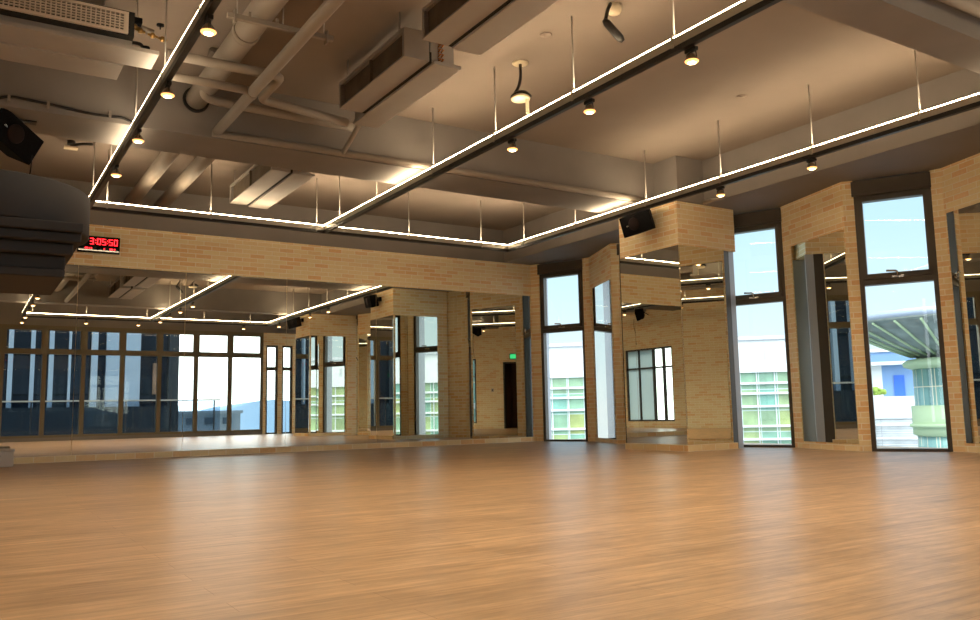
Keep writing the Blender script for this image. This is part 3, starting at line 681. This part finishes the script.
# ------------------------------------------------------------------ ceiling devices
def hang_detector():
    r = empty('smoke_detector', (4.60, 6.75, 3.70))
    obj('ceiling_hole', MB().lathe([(.055, 0), (.085, .006), (.085, .016), (.055, .018)], 24, (4.77, 6.85, ZC-.019)), CREAM, r)
    obj('cable', MB().bent([(4.77, 6.85, ZC-.005), (4.76, 6.83, 4.02), (4.68, 6.76, 3.88), (4.62, 6.74, 3.79)], .016, .15, 8), BLACKM, r)
    obj('housing', MB().lathe([(.0, .0), (.095, .004), (.10, .02), (.08, .045), (.0, .05)], 28, (4.66, 6.70, 3.715)), CREAM, r)
    obj('bracket', MB().lathe([(.105, 0), (.11, .02), (.07, .06), (.03, .075)], 20, (4.68, 6.72, 3.745)), BLACKM, r)
    t_ = obj('tape', MB().box(4.685, 6.64, 3.56, 4.72, 6.65, 3.72), CREAM, r); t_['label'] = 'loose yellow tape strip'
    return tag(r, 'round cream detector dangling on a cable by the middle track', 'detector')
hang_detector()
r = empty('ceiling_sensor', (4.86, 5.42, 4.1))
obj('base', MB().lathe([(.0, 0), (.05, .002), (.065, .03), (.065, .08)], 24, (4.80, 5.40, ZC-.081)), CREAM, r)
obj('cable', MB().bent([(4.74, 5.38, ZC-.01), (4.68, 5.35, 4.10), (4.60, 5.30, 3.945)], .016, .08, 8), BLACKM, r)
obj('lamp_body', MB().tube([(4.585, 5.30, 3.96), (4.61, 5.29, 3.93), (4.73, 5.26, 3.81), (4.755, 5.25, 3.78)], [.018, .034, .036, .02], 12), BLACKM, r)
tag(r, 'cream ceiling base with a black device dangling from it', 'detector')
for (x, y, l) in ((4.62, 6.19, 'flat round cover plate on the ceiling by the dangling detector'), (7.55, 6.35, 'faint round cover plate on the ceiling near the right track')):
    o = obj('cover_plate', MB().lathe([(.0, 0), (.02, .0), (.022, .004), (.05, .006), (.06, .012)], 24, (x, y, ZC-.0125)), CEIL); tag(o, l, 'ceiling plate')
o = empty('emergency_lamp', (1.1, 11.7, 4.15))
obj('arm', MB().bent([(1.31, 11.58, 4.13), (1.2, 11.66, 4.14), (1.08, 11.76, 4.13)], .02, .05, 8), BLACKM, o)
obj('lamp_plate', MB().box(1.0, 11.72, 4.085, 1.16, 11.82, 4.11), CREAM, o, bevel=.004)
obj('canopy', MB().lathe([(.05, 0), (.05, .05)], 16, (1.08, 11.76, ZC-.052)), BLACKM, o)
tag(o, 'small ceiling lamp on a bent arm above the left track end', 'lamp')
o = empty('exit_sign', (XL+.03, 10.3, 2.5))
obj('case', MB().box(XL, 10.0, 2.44, XL+.04, 10.42, 2.64), BLACK, o)
obj('panel', MB().box(XL+.041, 10.02, 2.46, XL+.045, 10.40, 2.62), GREENS, o)
tag(o, 'green lit sign above the doorway, seen in mirrors', 'sign')
# box on the floor at the left edge
o = empty('floor_box', (.45, 13.05, 0))
obj('body', MB().box(.22, 12.90, .0, .66, 13.22, .20), WHITEP, o, bevel=.012)
obj('lid', MB().box(.21, 12.89, .20, .67, 13.23, .235), WHITEP, o, bevel=.008)
obj('slot', MB().box(.36, 12.892, .135, .50, 12.899, .155), GAPSHADE, o)
tag(o, 'small pale grey box on the floor at the left edge', 'box')
o = empty('light_switch', (XL, 9.35, 1.35))
obj('plate', MB().box(XL, 9.30, 1.30, XL+.012, 9.40, 1.42), WHITEP, o); obj('rocker', MB().box(XL+.012, 9.335, 1.33, XL+.018, 9.365, 1.39), BLACK, o)
tag(o, 'small light switch on the brick side wall near the doorway', 'switch')

# ------------------------------------------------------------------ outside, right-hand side
struct(obj('ground', MB().box(-350, -420, -26.5, 420, 420, -26), GROUND), 'grey city ground far below the windows', 'ground')
ob = empty('office_building', (91, 93, -26))
yw = math.radians(44.28); uu = Vector((math.cos(yw), -math.sin(yw), 0)); nn = Vector((math.sin(yw), math.cos(yw), 0)); P0 = Vector((91.1, 93.4, 0))
def fb(mb, u0, u1, d0, d1, z0, z1):
    c = P0+uu*(u0+u1)/2+nn*(d0+d1)/2
    return mb.obox((c.x, c.y, (z0+z1)/2), uu*(u1-u0)/2, nn*(d1-d0)/2, (0, 0, (z1-z0)/2))
obj('glass_wall', fb(MB(), -70, 20, 0, 12, -26, 5.6), TEAL, ob)
obj('parapet', fb(MB(), -70, 20, -.6, 12.2, 5.6, 10.4), WHITEC, ob)
obj('coping', fb(MB(), -70.3, 20.3, -1.0, 12.4, 10.4, 11.0), GREYC, ob)
for k in range(21):
    obj('slit_window', fb(MB(), -66+k*4.2, -65.5+k*4.2, -.65, -.55, 7.4, 8.9), GREYC, ob)
for z in (4.0, 2.5, .6, -2.3, -4.2, -7.4, -10.6, -13.8, -17): obj('slab_band', fb(MB(), -70.2, 20.2, -.5, 12.1, z-.16, z+.16), WHITEC, ob)
mu = MB()
for k in range(35): fb(mu, -69+k*2.55, -68.85+k*2.55, -.2, .1, -26, 5.6)
obj('mullions', mu, WHITEC, ob)
tag(ob, 'white and green glass office building seen through the middle windows', 'building')
# canopy building
cb = empty('canopy_building', (94, 52, -26)); s = 1.75
CX, CY = 95.2, 51.5
def sc(z): return .6+(z-.6)*s
obj('glass_drum', MB().lathe([(5.0, -26), (5.0, sc(2.9))], 48, (CX, CY, 0)), GREENG, cb)
obj('cornice', MB().lathe([(4.9, sc(2.75)), (5.9, sc(2.95)), (6.0, sc(3.2)), (5.5, sc(3.4)), (4.9, sc(3.45))], 48, (CX, CY, 0)), GREENC, cb)
obj('cladding_ring', MB().lathe([(5.05, sc(-1.5)), (5.4, sc(-1.4)), (5.4, sc(.42)), (5.05, sc(.45))], 48, (CX, CY, 0)), GREENC, cb)
obj('cladding_band', MB().lathe([(5.42, sc(-.95)), (5.7, sc(-.92)), (5.7, sc(-.72)), (5.42, sc(-.7))], 48, (CX, CY, 0)), GREENC, cb)
# leaf-shaped canopy: an inverted shallow cone sector cantilevered over the drum
cvs = []; N = 40
prof = [(4.2, sc(3.5)), (8.0, sc(4.4)), (12.5, sc(5.75)), (12.6, sc(6.2)), (8, sc(6.3)), (0, sc(6.4))]
obj('canopy', MB().lathe(prof[:3], 56, (CX, CY, 0)), CANOPY, cb)
obj('canopy_edge', MB().lathe(prof[2:4], 56, (CX, CY, 0)), CANOPYE, cb)
obj('canopy_roof', MB().lathe(prof[3:], 56, (CX, CY, 0)), CANOPYE, cb)
for k in range(28):
    a = 2*math.pi*k/28; r0, r1 = 5.0, 12.2
    obj('canopy_rib', MB().tube([(CX+r0*math.cos(a), CY+r0*math.sin(a), sc(3.62)), (CX+8*math.cos(a), CY+8*math.sin(a), sc(4.36)), (CX+r1*math.cos(a), CY+r1*math.sin(a), sc(5.55))], .14, 6), GREENC, cb)
tag(cb, 'building with flared round canopy over a green glass drum', 'building')
# building behind with louvres
lb = empty('terrace_building', (118, 77, -26)); yv = math.radians(57); U = Vector((math.cos(yv), -math.sin(yv), 0)); Nn = Vector((math.sin(yv), math.cos(yv), 0)); Q0 = Vector((118.5, 74.5, 0))
def lbx(mb, u0, u1, d0, d1, z0, z1):
    c = Q0+U*(u0+u1)/2+Nn*(d0+d1)/2
    return mb.obox((c.x, c.y, (z0+z1)/2), U*(u1-u0)/2, Nn*(d1-d0)/2, (0, 0, (z1-z0)/2))
obj('louvre_wall', lbx(MB(), -8, 10, 0, 9, -26, -1.6), LOUV, lb)
obj('parapet', lbx(MB(), -8.2, 10.2, -.2, 9, -1.6, 1.7), WHITEC, lb)
obj('blue_wall', lbx(MB(), -1.4, 10, 6, 9.0, 1.7, 6.6), BLUEW, lb)
obj('white_wall', lbx(MB(), -8, -1.4, 6, 9.0, 1.7, 6.6), WHITEC, lb)
obj('roof_slab', lbx(MB(), -8.5, 10, 4, 9.2, 6.6, 7.1), WHITEC, lb)
obj('blue_window', lbx(MB(), .2, 1.7, 5.8, 5.99, 1.7, 5.0), BLUED, lb)
obj('rail', lbx(MB(), -8, 10, -.4, -.3, -2.6, -2.4), RAILM, lb)
obj('rail', lbx(MB(), -8, 10, -.4, -.3, -4.6, -4.4), RAILM, lb)
tag(lb, 'white terrace building with louvres below the canopy', 'building')
bm_ = MB()
for k in range(60):
    a, b2, c2 = random.uniform(-1.4, 1.4), random.uniform(-.4, .4), random.uniform(0, 1)
    c = Q0+U*(-2.6+a)+Nn*(2+b2); bm_.ball((c.x, c.y, 2.15+c2*(1-abs(a)/2)), random.uniform(.2, .38), 7, 5)
tag(obj('terrace_shrub', bm_, PLANT), 'yellow green shrub on the white terrace parapet', 'plant')
hz = empty('blue_tower', (150, 95, -26))
obj('wall', MB().obox((162, 101, -7.5), U*14, Nn*4, (0, 0, 18.5)), BLUEW, hz)
obj('roof_edge', MB().obox((162, 101, 11.3), U*14.3, Nn*4.3, (0, 0, .3)), WHITEC, hz)
tag(hz, 'pale blue block behind the terrace building', 'building')

sb = empty('sun_block_building', (-30, 12, -26))  # building added outside the side window to keep the sun out
obj('glass_wall', MB().box(-44, -10, -26, -22, 40, 9), GREENG, sb)
for z in (-2.4, .8, 4.0, 7.2): obj('slab_band', MB().box(-44.2, -10.2, z, -21.7, 40.2, z+.35), WHITEC, sb)
obj('parapet', MB().box(-44.3, -10.3, 9, -21.6, 40.3, 10.2), WHITEC, sb)
tag(sb, 'pale green glass building added outside the side wall to block the sun, seen in mirrors', 'building')

# ------------------------------------------------------------------ outside, front side (seen in the mirrors)
struct(obj('terrace', MB().box(XL-.3, -3.2, -.3, 10.8, YF-.26, -.05), TERR), 'pale terrace outside the front windows', 'terrace')
bl = empty('balustrade', (3, -2.0, -.05))
obj('rail', MB().box(XL, -2.03, 1.17, 7.6, -1.97, 1.215), RAILM, bl)
obj('glass_panel', MB().box(XL, -2.005, -.05, 7.6, -1.995, 1.17), TINTG, bl)
for k in range(7): obj('post', MB().box(-.9+k*1.38, -2.02, -.05, -.86+k*1.38, -1.98, 1.17), FIND, bl)
tag(bl, 'pale handrail with dark glass outside the front windows, seen in mirrors', 'balustrade')
tw = empty('dark_tower', (2, -12, -26))
obj('glass_wall', MB().box(-14, -24, -26, 7.9, -10.0, 30), TOWER, tw)
for x0, x1 in ((-8, -7.7), (-6.2, -5.9), (-4, -3.8), (-2, -1.8), (.2, .45), (1.52, 1.68), (2.28, 2.42), (2.92, 3.08), (3.62, 3.70), (4.52, 4.74)):
    obj('pale_fin', MB().box(x0, -10.0, -26, x1, -9.7, 30), FIN, tw)
for x in (-5, -1, 7.52): obj('dark_fin', MB().box(x, -10.0, -26, x+.40, -9.8, 30), FIND, tw)
obj('brick_reflection', MB().box(6.9, -10.0, 1.6, 7.2, -9.9, 2.9), BRICKREFL, tw)  # reddish reflection in the glass, painted as a flat piece
obj('pale_panel', MB().box(5.07, -10.0, 1.1, 5.60, -9.8, 30), FIN, tw)
obj('pale_panel', MB().box(5.80, -10.0, 1.1, 6.37, -9.75, 30), FIN, tw)
obj('dark_parapet', MB().box(-14, -10.0, -1.2, 7.9, -9.6, 1.1), FIND, tw)
for z in (-3, .3, 3.2, 6.5): obj('slab_band', MB().box(-14, -10.0, z, 7.9, -9.92, z+.25), FIND, tw)
tag(tw, 'dark glass tower with pale vertical fins, reflected at left', 'building')
lw = empty('low_building', (20, -62, -26))
obj('wall', MB().box(16.6, -76, -26, 24.6, -60, .95), LOWB, lw)
obj('roof_edge', MB().box(16.4, -76.2, .95, 24.8, -59.8, 1.25), LOWB, lw)
for k in range(4): obj('window', MB().box(17.4+k*1.8, -60.0, -.1, 18.3+k*1.8, -59.9, .55), LOWW, lw)
tag(lw, 'low grey building beyond the terrace, reflected in the mirrors', 'building')
hl = MB(); n_ = 120; vs = []; fs = []
for i in range(n_):
    x = -300+i*7.0; hh_ = 6.0+2.2*math.sin(i*.21)+1.5*math.sin(i*.53+1)+.8*math.sin(i*1.3)
    vs += [(x, -330, -26), (x, -345, hh_), (x, -420, hh_*.8), (x, -440, -26)]
for i in range(n_-1):
    for k in range(3): fs.append((i*4+k, i*4+4+k, i*4+5+k, i*4+1+k))
hl.add(vs, fs, True)
struct(obj('hills', hl, HILL), 'blue hazy hills on the far horizon, reflected in the mirrors', 'hills')
